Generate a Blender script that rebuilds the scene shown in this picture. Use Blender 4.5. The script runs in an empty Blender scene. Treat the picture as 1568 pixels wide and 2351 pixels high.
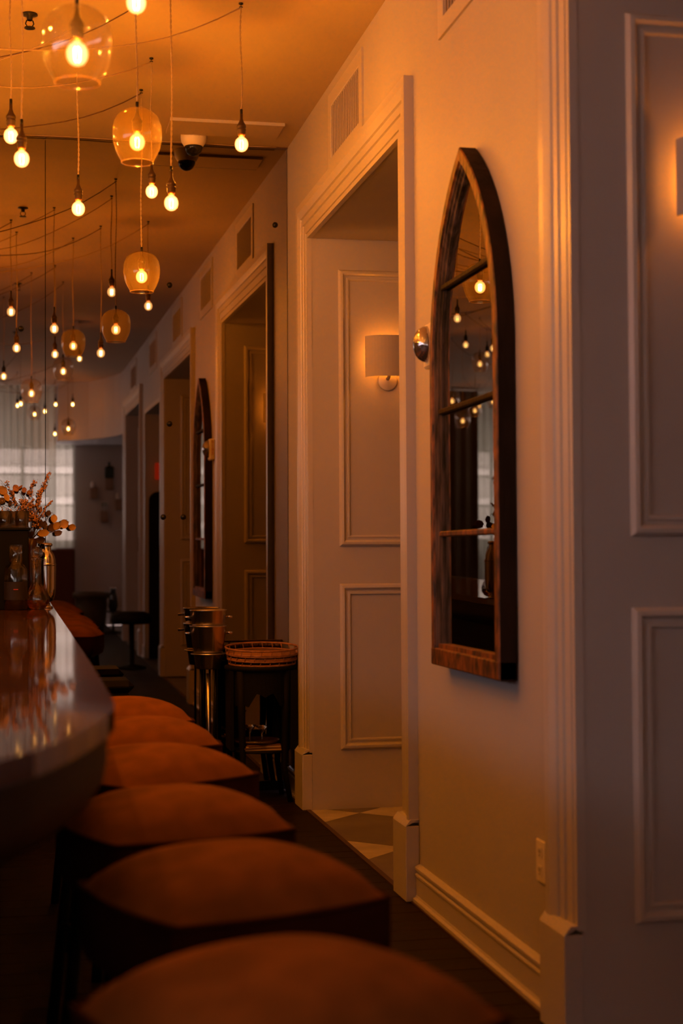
import bpy, math, random
from mathutils import Vector, Matrix
random.seed(7)
C = bpy.context.scene.collection
SC = bpy.context.scene

# ------------------------------------------------------------------ camera
CAM_H = 1.38
yaw, pitch, roll = 0.2071, 0.0280, -0.0060
cd = bpy.data.cameras.new('camera'); cam = bpy.data.objects.new('camera', cd); C.objects.link(cam)
fwd = Vector((math.sin(yaw)*math.cos(pitch), math.cos(yaw)*math.cos(pitch), math.sin(pitch)))
rgt = Vector((math.cos(yaw), -math.sin(yaw), 0)); up = rgt.cross(fwd)
r2 = math.cos(roll)*rgt + math.sin(roll)*up
u2 = -math.sin(roll)*rgt + math.cos(roll)*up
M = Matrix((( r2.x, u2.x, -fwd.x, 0), (r2.y, u2.y, -fwd.y, 0), (r2.z, u2.z, -fwd.z, CAM_H), (0, 0, 0, 1)))
cam.matrix_world = M
cd.sensor_fit = 'HORIZONTAL'; cd.sensor_width = 24.0; cd.lens = 3553.6/1568*24.0
cd.clip_start = 0.05; cd.clip_end = 200
cd.dof.use_dof = True; cd.dof.focus_distance = 7.6; cd.dof.aperture_fstop = 2.5
SC.camera = cam

# ------------------------------------------------------------------ world, daylight through the windows
w = bpy.data.worlds.new('world'); SC.world = w; w.use_nodes = True
nt = w.node_tree; nt.nodes.clear()
bg = nt.nodes.new('ShaderNodeBackground'); wo = nt.nodes.new('ShaderNodeOutputWorld')
bg.inputs[0].default_value = (1.0, 0.80, 0.88, 1); bg.inputs[1].default_value = 7.4
nt.links.new(bg.outputs[0], wo.inputs[0])
def portal(loc, rot, sx, sy):
    ld = bpy.data.lights.new('window_portal', 'AREA'); ld.shape = 'RECTANGLE'; ld.size = sx; ld.size_y = sy
    ld.cycles.is_portal = True
    o = bpy.data.objects.new('window_portal', ld); C.objects.link(o); o.location = loc; o.rotation_euler = rot
portal((-2.3, -7.42, 2.1), (math.radians(90), 0, math.pi), 6.7, 1.6)       # shines towards +Y
portal((-5.78, -1.0, 2.8), (math.radians(90), 0, math.radians(90)), 10.0, 1.0)   # shines towards +X

# ------------------------------------------------------------------ exposure and render look
SC.view_settings.view_transform = 'Standard'; SC.view_settings.look = 'None'
SC.view_settings.exposure = -0.12; SC.view_settings.gamma = 1.0; SC.view_settings.use_curve_mapping = False
cy = SC.cycles
cy.max_bounces = 9; cy.diffuse_bounces = 2; cy.glossy_bounces = 6; cy.transmission_bounces = 6
cy.transparent_max_bounces = 14; cy.sample_clamp_indirect = 3.0; cy.use_denoising = True
cy.caustics_reflective = False; cy.caustics_refractive = False; cy.use_light_tree = True
LAMP = (1.0, 0.33, 0.025)
LAMP_POWER = 13.5

# ------------------------------------------------------------------ mesh helpers
class MB:
    def __init__(s): s.v = []; s.f = []; s.sm = []
    def add(s, vs, fs, smooth=False):
        o = len(s.v); s.v += [tuple(p) for p in vs]
        for f in fs: s.f.append(tuple(i+o for i in f)); s.sm.append(smooth)
        return s
    def box(s, x0, x1, y0, y1, z0, z1, bev=0):
        if bev:
            b = min(bev, (x1-x0)/2.01, (y1-y0)/2.01, (z1-z0)/2.01)
            ring = lambda i, z: [(x0+i, y0+b, z), (x0+b, y0+i, z), (x1-b, y0+i, z), (x1-i, y0+b, z), (x1-i, y1-b, z), (x1-b, y1-i, z), (x0+b, y1-i, z), (x0+i, y1-b, z)]
            rs = [[(x0+b, y0+b, z0)]*1]
            vs = []; lv = [(b, z0), (0, z0+b), (0, z1-b), (b, z1)]
            for i, z in lv:
                if i: vs += [(x0+b, y0+b, z), (x0+b, y0+b, z), (x1-b, y0+b, z), (x1-b, y0+b, z), (x1-b, y1-b, z), (x1-b, y1-b, z), (x0+b, y1-b, z), (x0+b, y1-b, z)]
                else: vs += ring(0, z)
            fs = []
            for k in range(3):
                for j in range(8):
                    a = k*8+j; c = k*8+(j+1) % 8; fs.append((a, c, c+8, a+8))
            fs.append((6, 4, 2, 0)); fs.append((24, 26, 28, 30))
            return s.add(vs, fs)
        vs = [(x, y, z) for z in (z0, z1) for x, y in ((x0, y0), (x1, y0), (x1, y1), (x0, y1))]
        return s.add(vs, [(3, 2, 1, 0), (4, 5, 6, 7), (0, 1, 5, 4), (1, 2, 6, 5), (2, 3, 7, 6), (3, 0, 4, 7)])
    def lathe(s, prof, n=24, c=(0, 0, 0), cap=(False, False), smooth=True, sx=1, sy=1):
        vs = []; fs = []
        for r, z in prof:
            for k in range(n):
                a = 2*math.pi*k/n; vs.append((c[0]+r*math.cos(a)*sx, c[1]+r*math.sin(a)*sy, c[2]+z))
        for i in range(len(prof)-1):
            for k in range(n):
                a = i*n+k; b = i*n+(k+1) % n; fs.append((a, b, b+n, a+n))
        if cap[0]: fs.append(tuple(range(n-1, -1, -1)))
        if cap[1]: fs.append(tuple((len(prof)-1)*n+k for k in range(n)))
        return s.add(vs, fs, smooth)
    def tube(s, pts, r, n=6, cap=True, smooth=True, taper=None):
        pts = [Vector(p) for p in pts]; vs = []; fs = []
        prev = None
        for i, p in enumerate(pts):
            t = (pts[min(i+1, len(pts)-1)] - pts[max(i-1, 0)])
            if t.length < 1e-9: t = Vector((0, 0, 1))
            t.normalize()
            if prev is None:
                a = Vector((0, 0, 1)) if abs(t.z) < .9 else Vector((1, 0, 0))
                prev = t.cross(a).normalized()
            nrm = (prev - t*prev.dot(t))
            nrm = nrm.normalized() if nrm.length > 1e-6 else t.orthogonal().normalized()
            prev = nrm; bn = t.cross(nrm)
            rr = r if taper is None else r*taper[i]
            for k in range(n):
                a = 2*math.pi*k/n; vs.append(p + nrm*(rr*math.cos(a)) + bn*(rr*math.sin(a)))
        for i in range(len(pts)-1):
            for k in range(n):
                a = i*n+k; b = i*n+(k+1) % n; fs.append((a, b, b+n, a+n))
        if cap: fs.append(tuple(range(n-1, -1, -1))); fs.append(tuple((len(pts)-1)*n+k for k in range(n)))
        return s.add(vs, fs, smooth)
    def prism(s, poly, z0, z1):
        n = len(poly)
        vs = [(x, y, z0) for x, y in poly] + [(x, y, z1) for x, y in poly]
        fs = [tuple(range(n-1, -1, -1)), tuple(range(n, 2*n))] + [(i, (i+1) % n, (i+1) % n+n, i+n) for i in range(n)]
        return s.add(vs, fs)
    def sphere(s, c, r, n=10, m=7, smooth=True, sz=1.0):
        prof = [(max(1e-4, r*math.sin(math.pi*i/m)), -r*sz*math.cos(math.pi*i/m)) for i in range(m+1)]
        return s.lathe(prof, n, c, smooth=smooth)
    def ring(s, c, R, r, n=32, m=6, sx=1, sy=1):
        vs = []; fs = []
        for i in range(n):
            a = 2*math.pi*i/n
            for k in range(m):
                b = 2*math.pi*k/m; q = R + r*math.cos(b)
                vs.append((c[0]+q*math.cos(a)*sx, c[1]+q*math.sin(a)*sy, c[2]+r*math.sin(b)))
        for i in range(n):
            for k in range(m):
                fs.append((i*m+k, ((i+1) % n)*m+k, ((i+1) % n)*m+(k+1) % m, i*m+(k+1) % m))
        return s.add(vs, fs, True)
    def move(s, d): s.v = [(a+d[0], b+d[1], c+d[2]) for a, b, c in s.v]; return s
    def mapv(s, fn): s.v = [tuple(fn(Vector(p))) for p in s.v]; return s
    def mesh(s, name):
        me = bpy.data.meshes.new(name); me.from_pydata(s.v, [], s.f); me.polygons.foreach_set('use_smooth', s.sm); me.validate(); me.update()
        return me
    def build(s, name, mat, parent=None, label=None):
        me = s.mesh(name); me.materials.append(mat)
        o = bpy.data.objects.new(name, me); C.objects.link(o)
        if parent is not None: o.parent = parent
        if label: o['label'] = label
        return o
def thing(name, label, cat, loc=(0, 0, 0), rz=0, group=None):
    o = bpy.data.objects.new(name, None); C.objects.link(o); o.empty_display_size = .05
    o.location = loc; o.rotation_euler = (0, 0, rz); o['label'] = label; o['category'] = cat
    if group: o['group'] = group
    return o
def tag(o, label, cat, group=None, kind=None):
    o['label'] = label; o['category'] = cat
    if group: o['group'] = group
    if kind: o['kind'] = kind
    return o
def struct(o): o['kind'] = 'structure'; return o
def copy_tree(o, parent=None):
    c = o.copy(); C.objects.link(c); c.parent = parent
    for ch in list(o.children): copy_tree(ch, c)
    return c

def text_mesh(to):
    """swap a text object for the same lettering as a mesh"""
    bpy.context.view_layer.update()
    me = bpy.data.meshes.new_from_object(to); me.name = 'lettering'
    o = bpy.data.objects.new('lettering', me); C.objects.link(o); o.parent = to.parent; o.location = to.location; o.rotation_euler = to.rotation_euler
    bpy.data.objects.remove(to)
    o.name = 'lettering'
# ------------------------------------------------------------------ materials
def mat(name, col, rough=.6, metal=0., noise=0., nscale=8., bump=0., bscale=60., col2=None, spec=.5, coat=0., sheen=0., stretch=None, rough2=None):
    m = bpy.data.materials.new(name); m.use_nodes = True; n = m.node_tree; b = n.nodes['Principled BSDF']
    b.inputs['Base Color'].default_value = (*col, 1); b.inputs['Roughness'].default_value = rough
    b.inputs['Metallic'].default_value = metal; b.inputs['Specular IOR Level'].default_value = spec
    b.inputs['Coat Weight'].default_value = coat; b.inputs['Sheen Weight'].default_value = sheen
    tc = n.nodes.new('ShaderNodeTexCoord'); src = tc.outputs['Object']
    if stretch:
        mp = n.nodes.new('ShaderNodeMapping'); mp.inputs['Scale'].default_value = stretch; n.links.new(src, mp.inputs[0]); src = mp.outputs[0]
    if noise or col2:
        t = n.nodes.new('ShaderNodeTexNoise'); t.inputs['Scale'].default_value = nscale; t.inputs['Detail'].default_value = 5
        n.links.new(src, t.inputs['Vector'])
        r = n.nodes.new('ShaderNodeValToRGB'); c2 = col2 or tuple(max(0, c*(1-noise)) for c in col)
        r.color_ramp.elements[0].position = .38; r.color_ramp.elements[1].position = .64
        r.color_ramp.elements[0].color = (*c2, 1); r.color_ramp.elements[1].color = (*col, 1)
        n.links.new(t.outputs[0], r.inputs[0]); n.links.new(r.outputs[0], b.inputs['Base Color'])
        if rough2 is not None:
            mr = n.nodes.new('ShaderNodeMapRange'); mr.inputs[3].default_value = rough2; mr.inputs[4].default_value = rough
            n.links.new(t.outputs[0], mr.inputs[0]); n.links.new(mr.outputs[0], b.inputs['Roughness'])
    if bump:
        t2 = n.nodes.new('ShaderNodeTexNoise'); t2.inputs['Scale'].default_value = bscale; t2.inputs['Detail'].default_value = 3
        n.links.new(src, t2.inputs['Vector'])
        bp = n.nodes.new('ShaderNodeBump'); bp.inputs['Strength'].default_value = bump; bp.inputs['Distance'].default_value = .01
        n.links.new(t2.outputs[0], bp.inputs['Height']); n.links.new(bp.outputs[0], b.inputs['Normal'])
    return m
def mirror_mat(name, col, rough=0.0):
    m = bpy.data.materials.new(name); m.use_nodes = True; n = m.node_tree; n.nodes.clear()
    g = n.nodes.new('ShaderNodeBsdfGlossy'); g.inputs['Color'].default_value = (*col, 1); g.inputs['Roughness'].default_value = rough
    o = n.nodes.new('ShaderNodeOutputMaterial'); n.links.new(g.outputs[0], o.inputs[0]); return m
def thin_glass(name, tint, gloss=.08, rough=.03, haze=0., hazecol=(1, .8, .5), emis=0., ecol=(1, .5, .1)):
    m = bpy.data.materials.new(name); m.use_nodes = True; n = m.node_tree; n.nodes.clear(); L = n.links.new
    t = n.nodes.new('ShaderNodeBsdfTransparent'); t.inputs[0].default_value = (*tint, 1)
    g = n.nodes.new('ShaderNodeBsdfGlossy'); g.inputs['Roughness'].default_value = rough
    lw = n.nodes.new('ShaderNodeLayerWeight'); lw.inputs[0].default_value = .25
    mr = n.nodes.new('ShaderNodeMapRange'); mr.inputs[3].default_value = gloss; mr.inputs[4].default_value = .85
    L(lw.outputs['Facing'], mr.inputs[0])
    pw = n.nodes.new('ShaderNodeMath'); pw.operation = 'POWER'; pw.inputs[1].default_value = 2.0
    mx = n.nodes.new('ShaderNodeMixShader'); L(mr.outputs[0], pw.inputs[0]); L(pw.outputs[0], mx.inputs[0]); L(t.outputs[0], mx.inputs[1]); L(g.outputs[0], mx.inputs[2])
    last = mx.outputs[0]
    if haze:
        d = n.nodes.new('ShaderNodeBsdfTranslucent'); d.inputs[0].default_value = (*hazecol, 1)
        m2 = n.nodes.new('ShaderNodeMixShader'); m2.inputs[0].default_value = haze; L(last, m2.inputs[1]); L(d.outputs[0], m2.inputs[2]); last = m2.outputs[0]
    if emis:
        e = n.nodes.new('ShaderNodeEmission'); e.inputs[0].default_value = (*ecol, 1); e.inputs[1].default_value = emis
        a = n.nodes.new('ShaderNodeAddShader'); L(last, a.inputs[0]); L(e.outputs[0], a.inputs[1]); last = a.outputs[0]
        m.cycles.emission_sampling = 'NONE'
    o = n.nodes.new('ShaderNodeOutputMaterial'); L(last, o.inputs[0]); return m
def real_glass(name, col, rough=0.01):
    m = bpy.data.materials.new(name); m.use_nodes = True; n = m.node_tree; n.nodes.clear(); L = n.links.new
    g = n.nodes.new('ShaderNodeBsdfGlass'); g.inputs['Color'].default_value = (*col, 1); g.inputs['Roughness'].default_value = rough; g.inputs['IOR'].default_value = 1.45
    t = n.nodes.new('ShaderNodeBsdfTransparent'); t.inputs[0].default_value = (*col, 1); f = n.nodes.new('ShaderNodeBsdfGlossy'); f.inputs['Roughness'].default_value = .03
    m1 = n.nodes.new('ShaderNodeMixShader'); m1.inputs[0].default_value = .25; L(g.outputs[0], m1.inputs[1]); L(t.outputs[0], m1.inputs[2])
    m2 = n.nodes.new('ShaderNodeMixShader'); m2.inputs[0].default_value = .10; L(m1.outputs[0], m2.inputs[1]); L(f.outputs[0], m2.inputs[2])
    o = n.nodes.new('ShaderNodeOutputMaterial'); L(m2.outputs[0], o.inputs[0]); return m
def emit(name, col, s):
    m = bpy.data.materials.new(name); m.use_nodes = True; n = m.node_tree; n.nodes.clear()
    e = n.nodes.new('ShaderNodeEmission'); e.inputs[0].default_value = (*col, 1); e.inputs[1].default_value = s
    o = n.nodes.new('ShaderNodeOutputMaterial'); n.links.new(e.outputs[0], o.inputs[0]); m.cycles.emission_sampling = 'FRONT'; return m
def sheer_mat(name, col, tr):
    m = bpy.data.materials.new(name); m.use_nodes = True; n = m.node_tree; n.nodes.clear(); L = n.links.new
    t = n.nodes.new('ShaderNodeBsdfTransparent'); d = n.nodes.new('ShaderNodeBsdfTranslucent'); d.inputs[0].default_value = (*col, 1)
    f = n.nodes.new('ShaderNodeBsdfDiffuse'); f.inputs[0].default_value = (*col, 1)
    m1 = n.nodes.new('ShaderNodeMixShader'); m1.inputs[0].default_value = .35; L(d.outputs[0], m1.inputs[1]); L(f.outputs[0], m1.inputs[2])
    m2 = n.nodes.new('ShaderNodeMixShader'); m2.inputs[0].default_value = 1-tr; L(t.outputs[0], m2.inputs[1]); L(m1.outputs[0], m2.inputs[2])
    o = n.nodes.new('ShaderNodeOutputMaterial'); L(m2.outputs[0], o.inputs[0]); return m

PAINT = mat('wall_paint', (.48, .44, .445), .55, bump=.04, bscale=90, noise=.04, nscale=2)
TRIM = mat('trim_paint', (.53, .485, .485), .32, bump=.03, bscale=40)
CEIL = mat('ceiling_paint', (.50, .38, .28), .7, bump=.05, bscale=60, noise=.04, nscale=1.5)
WOOD_FLOOR = mat('floor_wood', (.016, .006, .004), .55, spec=.12, col2=(.008, .003, .0025), nscale=3, stretch=(1.5, 14, 1), bump=.12, bscale=30)
MARBLE_W = mat('white_marble', (.62, .55, .46), .3, col2=(.40, .34, .28), nscale=3.2, stretch=(1, 2.2, 1))
MARBLE_G = mat('grey_marble', (.17, .14, .105), .3, col2=(.11, .09, .07), nscale=4)
THRESH = mat('threshold_wood', (.05, .02, .01), .5)
STONE = mat('bar_stone', (.13, .055, .035), .045, col2=(.09, .038, .022), nscale=2.5, bump=.011, bscale=5, stretch=(2.5, .8, 1), spec=.5)
APRON = mat('bar_apron', (.04, .02, .008), .6, noise=.3, nscale=6)
PANEL = mat('bar_panel', (.02, .012, .008), .6)
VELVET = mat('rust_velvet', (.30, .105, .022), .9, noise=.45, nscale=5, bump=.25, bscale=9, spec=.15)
VELVET_SHADED = mat('rust_velvet_side', (.06, .016, .008), .95, spec=.1, noise=.3, nscale=6)  # same velvet darkened for the shade on the cushion sides
BLACKW = mat('black_wood', (.004, .0035, .003), .7, spec=.15)
BLACKM = mat('black_metal', (.012, .011, .010), .4, metal=.6)
BRASS = mat('aged_brass', (.05, .028, .012), .45, metal=.5)
CORD = mat('twisted_cord', (.42, .30, .18), .8)
DCORD = mat('dark_cord', (.10, .055, .03), .8)
STEEL = mat('brushed_steel', (.66, .60, .52), .26, metal=1., bump=.12, bscale=30, stretch=(1, 1, .02))
CHROME = mat('polished_silver', (.75, .70, .64), .09, metal=1.)
RATTAN = mat('rattan', (.42, .17, .05), .55, noise=.45, nscale=30)
RWOVEN = mat('rattan_weave', (.40, .17, .05), .6, noise=.4, nscale=60, bump=.5, bscale=160)
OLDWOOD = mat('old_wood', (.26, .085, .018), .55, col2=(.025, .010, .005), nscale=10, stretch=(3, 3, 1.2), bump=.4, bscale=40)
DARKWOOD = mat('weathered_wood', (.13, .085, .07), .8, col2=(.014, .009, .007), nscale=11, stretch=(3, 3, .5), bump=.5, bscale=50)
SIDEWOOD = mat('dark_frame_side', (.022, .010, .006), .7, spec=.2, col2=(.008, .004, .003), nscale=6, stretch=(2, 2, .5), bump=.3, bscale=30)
MIR = mirror_mat('tinted_mirror', (.37, .325, .275))
MIR2 = mirror_mat('old_mirror', (.66, .66, .64), .0)
MIREDGE = mat('mirror_edge', (.02, .015, .012), .4)
WHITEP = mat('white_plastic', (.80, .72, .60), .4)
CREAM = mat('cream_shade', (.50, .43, .39), .9, bump=.15, bscale=260)
BLACKG = mat('black_glass', (.01, .01, .012), .05)
CLEAR = real_glass('clear_glass', (.97, .93, .86))
SHADE_G = thin_glass('glow_tinted_glass', (.97, .82, .50), gloss=.18, rough=.02, haze=.016, hazecol=(1, .75, .35))  # glow of the bulb put into the glass as amber tint and haze
SHADE_C = thin_glass('clear_shade', (.93, .90, .86), gloss=.30, rough=.02, haze=.008)
BULB_G = thin_glass('bulb_glass', (1., .85, .5), gloss=.05, rough=.05, emis=1.0, ecol=(1, .5, .15))
_n = BULB_G.node_tree; _lw = _n.nodes.new('ShaderNodeLayerWeight'); _lw.inputs[0].default_value = .5
_cr = _n.nodes.new('ShaderNodeValToRGB'); _cr.color_ramp.elements[0].position = .25; _cr.color_ramp.elements[0].color = (1.0, .72, .34, 1); _cr.color_ramp.elements[1].position = .85; _cr.color_ramp.elements[1].color = (.75, .20, .015, 1)
_n.links.new(_lw.outputs['Facing'], _cr.inputs[0])
for _e in _n.nodes:
    if _e.type == 'EMISSION': _n.links.new(_cr.outputs[0], _e.inputs[0]); _e.inputs[1].default_value = 1.3
FIL = emit('filament', (1, .6, .25), 60.); FIL.cycles.emission_sampling = 'NONE'
SHEER = sheer_mat('sheer_curtain', (.70, .74, .64), .28)
DRAPE = mat('brown_drape', (.10, .06, .035), .9)
AMBER_L = mat('amber_leaf', (.46, .26, .05), .6, noise=.3, nscale=20)
DARK_L = mat('dark_leaf', (.10, .05, .02), .6, noise=.3, nscale=20)
RUST_L = mat('rust_leaf', (.34, .15, .07), .65, noise=.3, nscale=20)
BERRY = mat('berry', (.50, .25, .10), .5)
TWIG = mat('twig', (.07, .035, .02), .8)
DARKVASE = mat('dark_vase', (.05, .018, .012), .25)
LIQUOR = mat('dark_liquor', (.03, .008, .006), .15)
PAPER = mat('paper', (.50, .36, .24), .8)
GREENG = mat('green_bottle', (.012, .03, .03), .12)
REDL = mat('red_text', (.55, .05, .02), .5)
GREYL = mat('grey_text', (.18, .13, .09), .5)
TERRA = mat('pot_clay', (.08, .05, .025), .8, noise=.3, nscale=8)
BANQ = mat('banquette', (.10, .02, .014), .7)
WHITEC = mat('white_ceramic', (.75, .68, .64), .3)
EXT = mat('exterior_facade', (.45, .44, .42), .8)
EXTL = mat('exterior_ledge', (.95, .95, .92), .7)

# ================================================================== STRUCTURE
XW, H = 1.572, 3.794
# wall_right with its doorways: blocks between the side passages
D1, D2, D3, D4 = (6.22, 8.29), (1.76, 4.19), (-.56, 1.29), (-3.55, -1.17)
b = MB()
for y0, y1 in ((8.29, 9.05), (4.19, 6.22), (1.29, 1.76), (-1.17, -.56), (-3.95, -3.55)): b.box(XW, 4.3, y0, y1, 0, 3.9)
for (y0, y1), zt in ((D1, 3.12), (D2, 3.12), (D3, 2.92), (D4, 3.12)): b.box(XW, 4.3, y0, y1, zt, 3.9)
b.box(4.3, 4.4, -4.0, 9.05, 0, 3.9)
struct(b.build('wall_right', PAINT))
struct(MB().box(-5.8, 1.572, 9.06, 9.16, -.1, 3.9).build('wall_front', BLACKW))
# wall_back with a wide window, alcove side
b = MB(); WB = -7.3
b.box(-5.8, 1.03, WB-.15, WB, 0, 1.31); b.box(-5.8, 1.03, WB-.15, WB, 2.9, 3.9); b.box(1.03, 2.5, WB-.15, WB, 0, 3.9); b.box(-5.8, -5.6, WB-.15, WB, 1.31, 2.9)
struct(b.build('wall_back', PAINT))
struct(MB().box(2.4, 2.5, WB, -3.95, 0, 2.95).build('wall_alcove', PAINT))
b = MB()
b.box(-5.8, -5.65, WB-.15, -6.0, 0, 3.9); b.box(-5.8, -5.65, 4.0, 9.16, 0, 3.9); b.box(-5.8, -5.65, -6.0, 4.0, 0, 2.3); b.box(-5.8, -5.65, -6.0, 4.0, 3.3, 3.9)
struct(b.build('wall_left', mat('left_panelling', (.06, .035, .022), .6, noise=.3)))
struct(MB().box(-5.8, 1.6, WB-.15, 9.16, H, 3.95).build('ceiling', CEIL))
# curved bulkhead over the alcove
cur = [(1.572, -3.95), (1.56, -4.4), (1.50, -4.85), (1.37, -5.3), (1.17, -5.72), (.93, -6.02), (.72, -6.19)]
poly = cur + [(.72, WB), (2.45, WB), (2.45, -3.95)]
struct(MB().prism(poly[::-1], 2.91, H+.05).build('trim_1', PAINT))
# window bars
wn = struct(MB().box(-5.6, 1.03, WB-.10, WB-.05, 1.31, 1.37).box(-5.6, 1.03, WB-.10, WB-.05, 2.84, 2.9).build('window_1', TRIM))
for i in range(9): MB().box(-5.6+i*.825, -5.55+i*.825, WB-.10, WB-.05, 1.31, 2.9).build('window_bar', TRIM, wn)
for z in (1.92, 2.42): MB().box(-5.6, 1.03, WB-.09, WB-.06, z, z+.03).build('window_bar', TRIM, wn)
MB().box(-5.6, 1.03, WB-.078, WB-.072, 1.31, 2.9).build('window_pane', thin_glass('window_glass', (.95, .97, .97), gloss=.04), wn)
wn2 = struct(MB().box(-5.76, -5.70, -6.0, 4.0, 2.3, 2.36).box(-5.76, -5.70, -6, 4, 3.24, 3.3).build('unseen_window', TRIM))  # unseen window, added and sized for daylight on the right wall
for i in range(11): MB().box(-5.76, -5.70, -6.0+i*.99, -5.95+i*.99, 2.3, 3.3).build('window_bar', TRIM, wn2)
# building across the street
ex = thing('street_building', 'pale building with white ledges seen blurred through the sheer curtain', 'building', (0, -16, 0))
MB().box(-8, 7, -4, 0, -1, 9).build('facade', EXT, ex)
for z in (1.55, 2.1, 2.75, 3.4): MB().box(-8, 7, 0, .3, z, z+.14).build('ledge', EXTL, ex)
# floors
fl = struct(MB().box(-5.8, 1.536, WB-.15, 9.16, -.1, -.006).build('floor', WOOD_FLOOR))
fb = MB(); fb.box(-5.8, -.35, WB-.15, 9.16, -.008, 0); fb.box(-.35, 1.536, WB-.15, 1.5, -.008, 0); fb.build('floor_boards', WOOD_FLOOR, fl)['kind'] = 'stuff'
y = 1.502
while y < 9.0:
    xs = [-.348, random.uniform(.05, 1.1), 1.534]
    for k in range(2):
        d = random.uniform(0, .0012)
        MB().box(xs[k]+.0012, xs[k+1]-.0012, y, y+.1375, -.02, -d, .0015).build('plank', WOOD_FLOOR, fl)
    y += .14
struct(MB().box(1.536, 1.56, -4, 9.05, -.1, .004).build('trim_2', THRESH))
fh = struct(MB().box(1.56, 4.35, WB-.1, 9.05, -.1, -.012).build('floor_passage', MARBLE_G))
def clip(poly, axis, val, keep_gt):
    out = []
    for i in range(len(poly)):
        a, c = poly[i], poly[(i+1) % len(poly)]
        ia = (a[axis] > val) == keep_gt; ic = (c[axis] > val) == keep_gt
        if ia: out.append(a)
        if ia != ic:
            t = (val-a[axis])/(c[axis]-a[axis]); out.append((a[0]+t*(c[0]-a[0]), a[1]+t*(c[1]-a[1])))
    return out
dg = 1.01
for (y0, y1) in (D1, D2):
    for i in range(-1, 6):
        for j in range(-6, 12):
            if (i+j) % 2: continue
            cx = 1.80 + i*dg/2; cyy = 8.14 - dg/2 + j*dg/2
            white = (i % 2 != 0)
            hh = dg/2-.0015
            p = [(cx-hh, cyy), (cx, cyy-hh), (cx+hh, cyy), (cx, cyy+hh)]
            for ax, v, g in ((0, 1.561, True), (0, 3.9, False), (1, y0+.001, True), (1, y1-.001, False)):
                if p: p = clip(p, ax, v, g)
            if len(p) > 2: MB().prism(p, -.02, 0.0).build('marble_tile', MARBLE_W if white else MARBLE_G, fh)

# ---- mouldings
def sweep_rect(y0, y1, z0, z1, prof, closed, plane, at, sgn, jog=None):
    """mitred moulding round a rectangle. plane 'X': lies on a wall x=at, (y,z) rectangle, thickness towards sgn;
       plane 'Y': lies on wall y=at, (x,z) rectangle. prof: (w outward from the rectangle, d proud)"""
    if closed: path = [(y0, z0, -1, -1), (y1, z0, 1, -1), (y1, z1, 1, 1), (y0, z1, -1, 1)]
    else: path = [(y0, z0, -1, 0), (y0, z1, -1, 1), (y1, z1, 1, 1), (y1, z0, 1, 0)]
    vs = []; n = len(prof)
    for (a, c, sa, sc_) in path:
        for w_, d_ in prof:
            q = (a+sa*w_, c+sc_*w_)
            vs.append((at+sgn*d_, q[0], q[1]) if plane == 'X' else (q[0], at+sgn*d_, q[1]))
    fs = []
    m = len(path)
    for i in range(m if closed else m-1):
        for k in range(n-1):
            a = i*n+k; c = ((i+1) % m)*n+k; fs.append((a, a+1, c+1, c))
    return MB().add(vs, fs)
# door casings: flat inner step, flutes, raised back band
CW = .22
cas = [(-.003, -.01), (-.003, .016), (.022, .016), (.024, .011), (.028, .011), (.030, .018), (.075, .020), (.080, .015), (.084, .015), (.088, .024), (.120, .026), (.125, .021), (.130, .021), (.136, .030), (.150, .034), (.178, .040), (CW, .040), (CW, -.005)]
def casing(idx, y0, y1, zt, wn_=CW, wf=CW):
    pr = [(p[0]*wn_/CW, p[1]) for p in cas]
    o = struct(sweep_rect(y0, y1, .31, zt, pr, False, 'X', XW, -1).build('trim_%d' % idx, TRIM))
    for (a, c) in ((y0-wn_-.012, y0+.004), (y1-.004, y1+wf+.012)):
        p = MB().box(XW-.056, XW, a, c, 0, .30, .003)
        p.add([(XW-.056, a, .30), (XW-.056, c, .30), (XW-.036, c, .325), (XW-.036, a, .325), (XW, a, .325), (XW, c, .325)], [(0, 1, 2, 3), (3, 2, 5, 4), (0, 3, 4), (1, 5, 2)])
        p.build('plinth_block', TRIM, o)
casing(3, D1[0], D1[1], 3.12, .20, .22)
casing(4, D2[0], D2[1], 3.12, .20, .20)
casing(5, D4[0], D4[1], 3.12, .20, .20)
struct(sweep_rect(D3[0], D3[1], 0, 2.92, [(0, -.004), (0, .012), (.05, .012), (.05, -.002)], False, 'X', XW, -1).build('trim_6', TRIM))
# wall panel mouldings in the passages
pan = [(0, -.004), (0, .006), (-.010, .020), (-.022, .022), (-.030, .014), (-.034, .006), (-.044, .006), (-.048, .012), (-.056, .012), (-.060, .003), (-.062, -.004)]
ti = 7
for at, sg in ((D1[1], -1), (D1[0], 1), (D2[1], -1), (D2[0], 1), (D4[1], -1), (D4[0], 1)):
    for z0, z1 in ((.322, 1.225), (1.43, 2.95)):
        struct(sweep_rect(1.730, 2.46, z0, z1, pan, True, 'Y', at, sg).build('trim_%d' % ti, TRIM)); ti += 1
        struct(sweep_rect(2.75, 3.9, z0, z1, pan, True, 'Y', at, sg).build('trim_%d' % ti, TRIM)); ti += 1
# baseboards
bp_ = [(.0, .030), (.016, .030), (.022, .020), (.030, .016), (.098, .016), (.104, .021), (.112, .021), (.116, .014), (.124, .014), (.130, .022), (.140, .022), (.146, .012), (.150, 0)]
bi = 0
for y0, y1 in ((4.405, 6.005), (8.525, 8.985), (1.29, 1.545), (-.94, -.61)):
    vs = []; fs = []
    for yy in (y0, y1):
        for z, d in bp_: vs.append((XW-d, yy, z))
    n_ = len(bp_)
    for k in range(n_-1): fs.append((k, k+1, k+1+n_, k+n_))
    struct(MB().add(vs, fs).build('baseboard_right' if bi == 0 else 'baseboard_right', TRIM)); bi += 1
struct(MB().box(1.03, 2.4, WB, WB+.02, 0, .28, .004).build('baseboard_back', TRIM))

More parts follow.
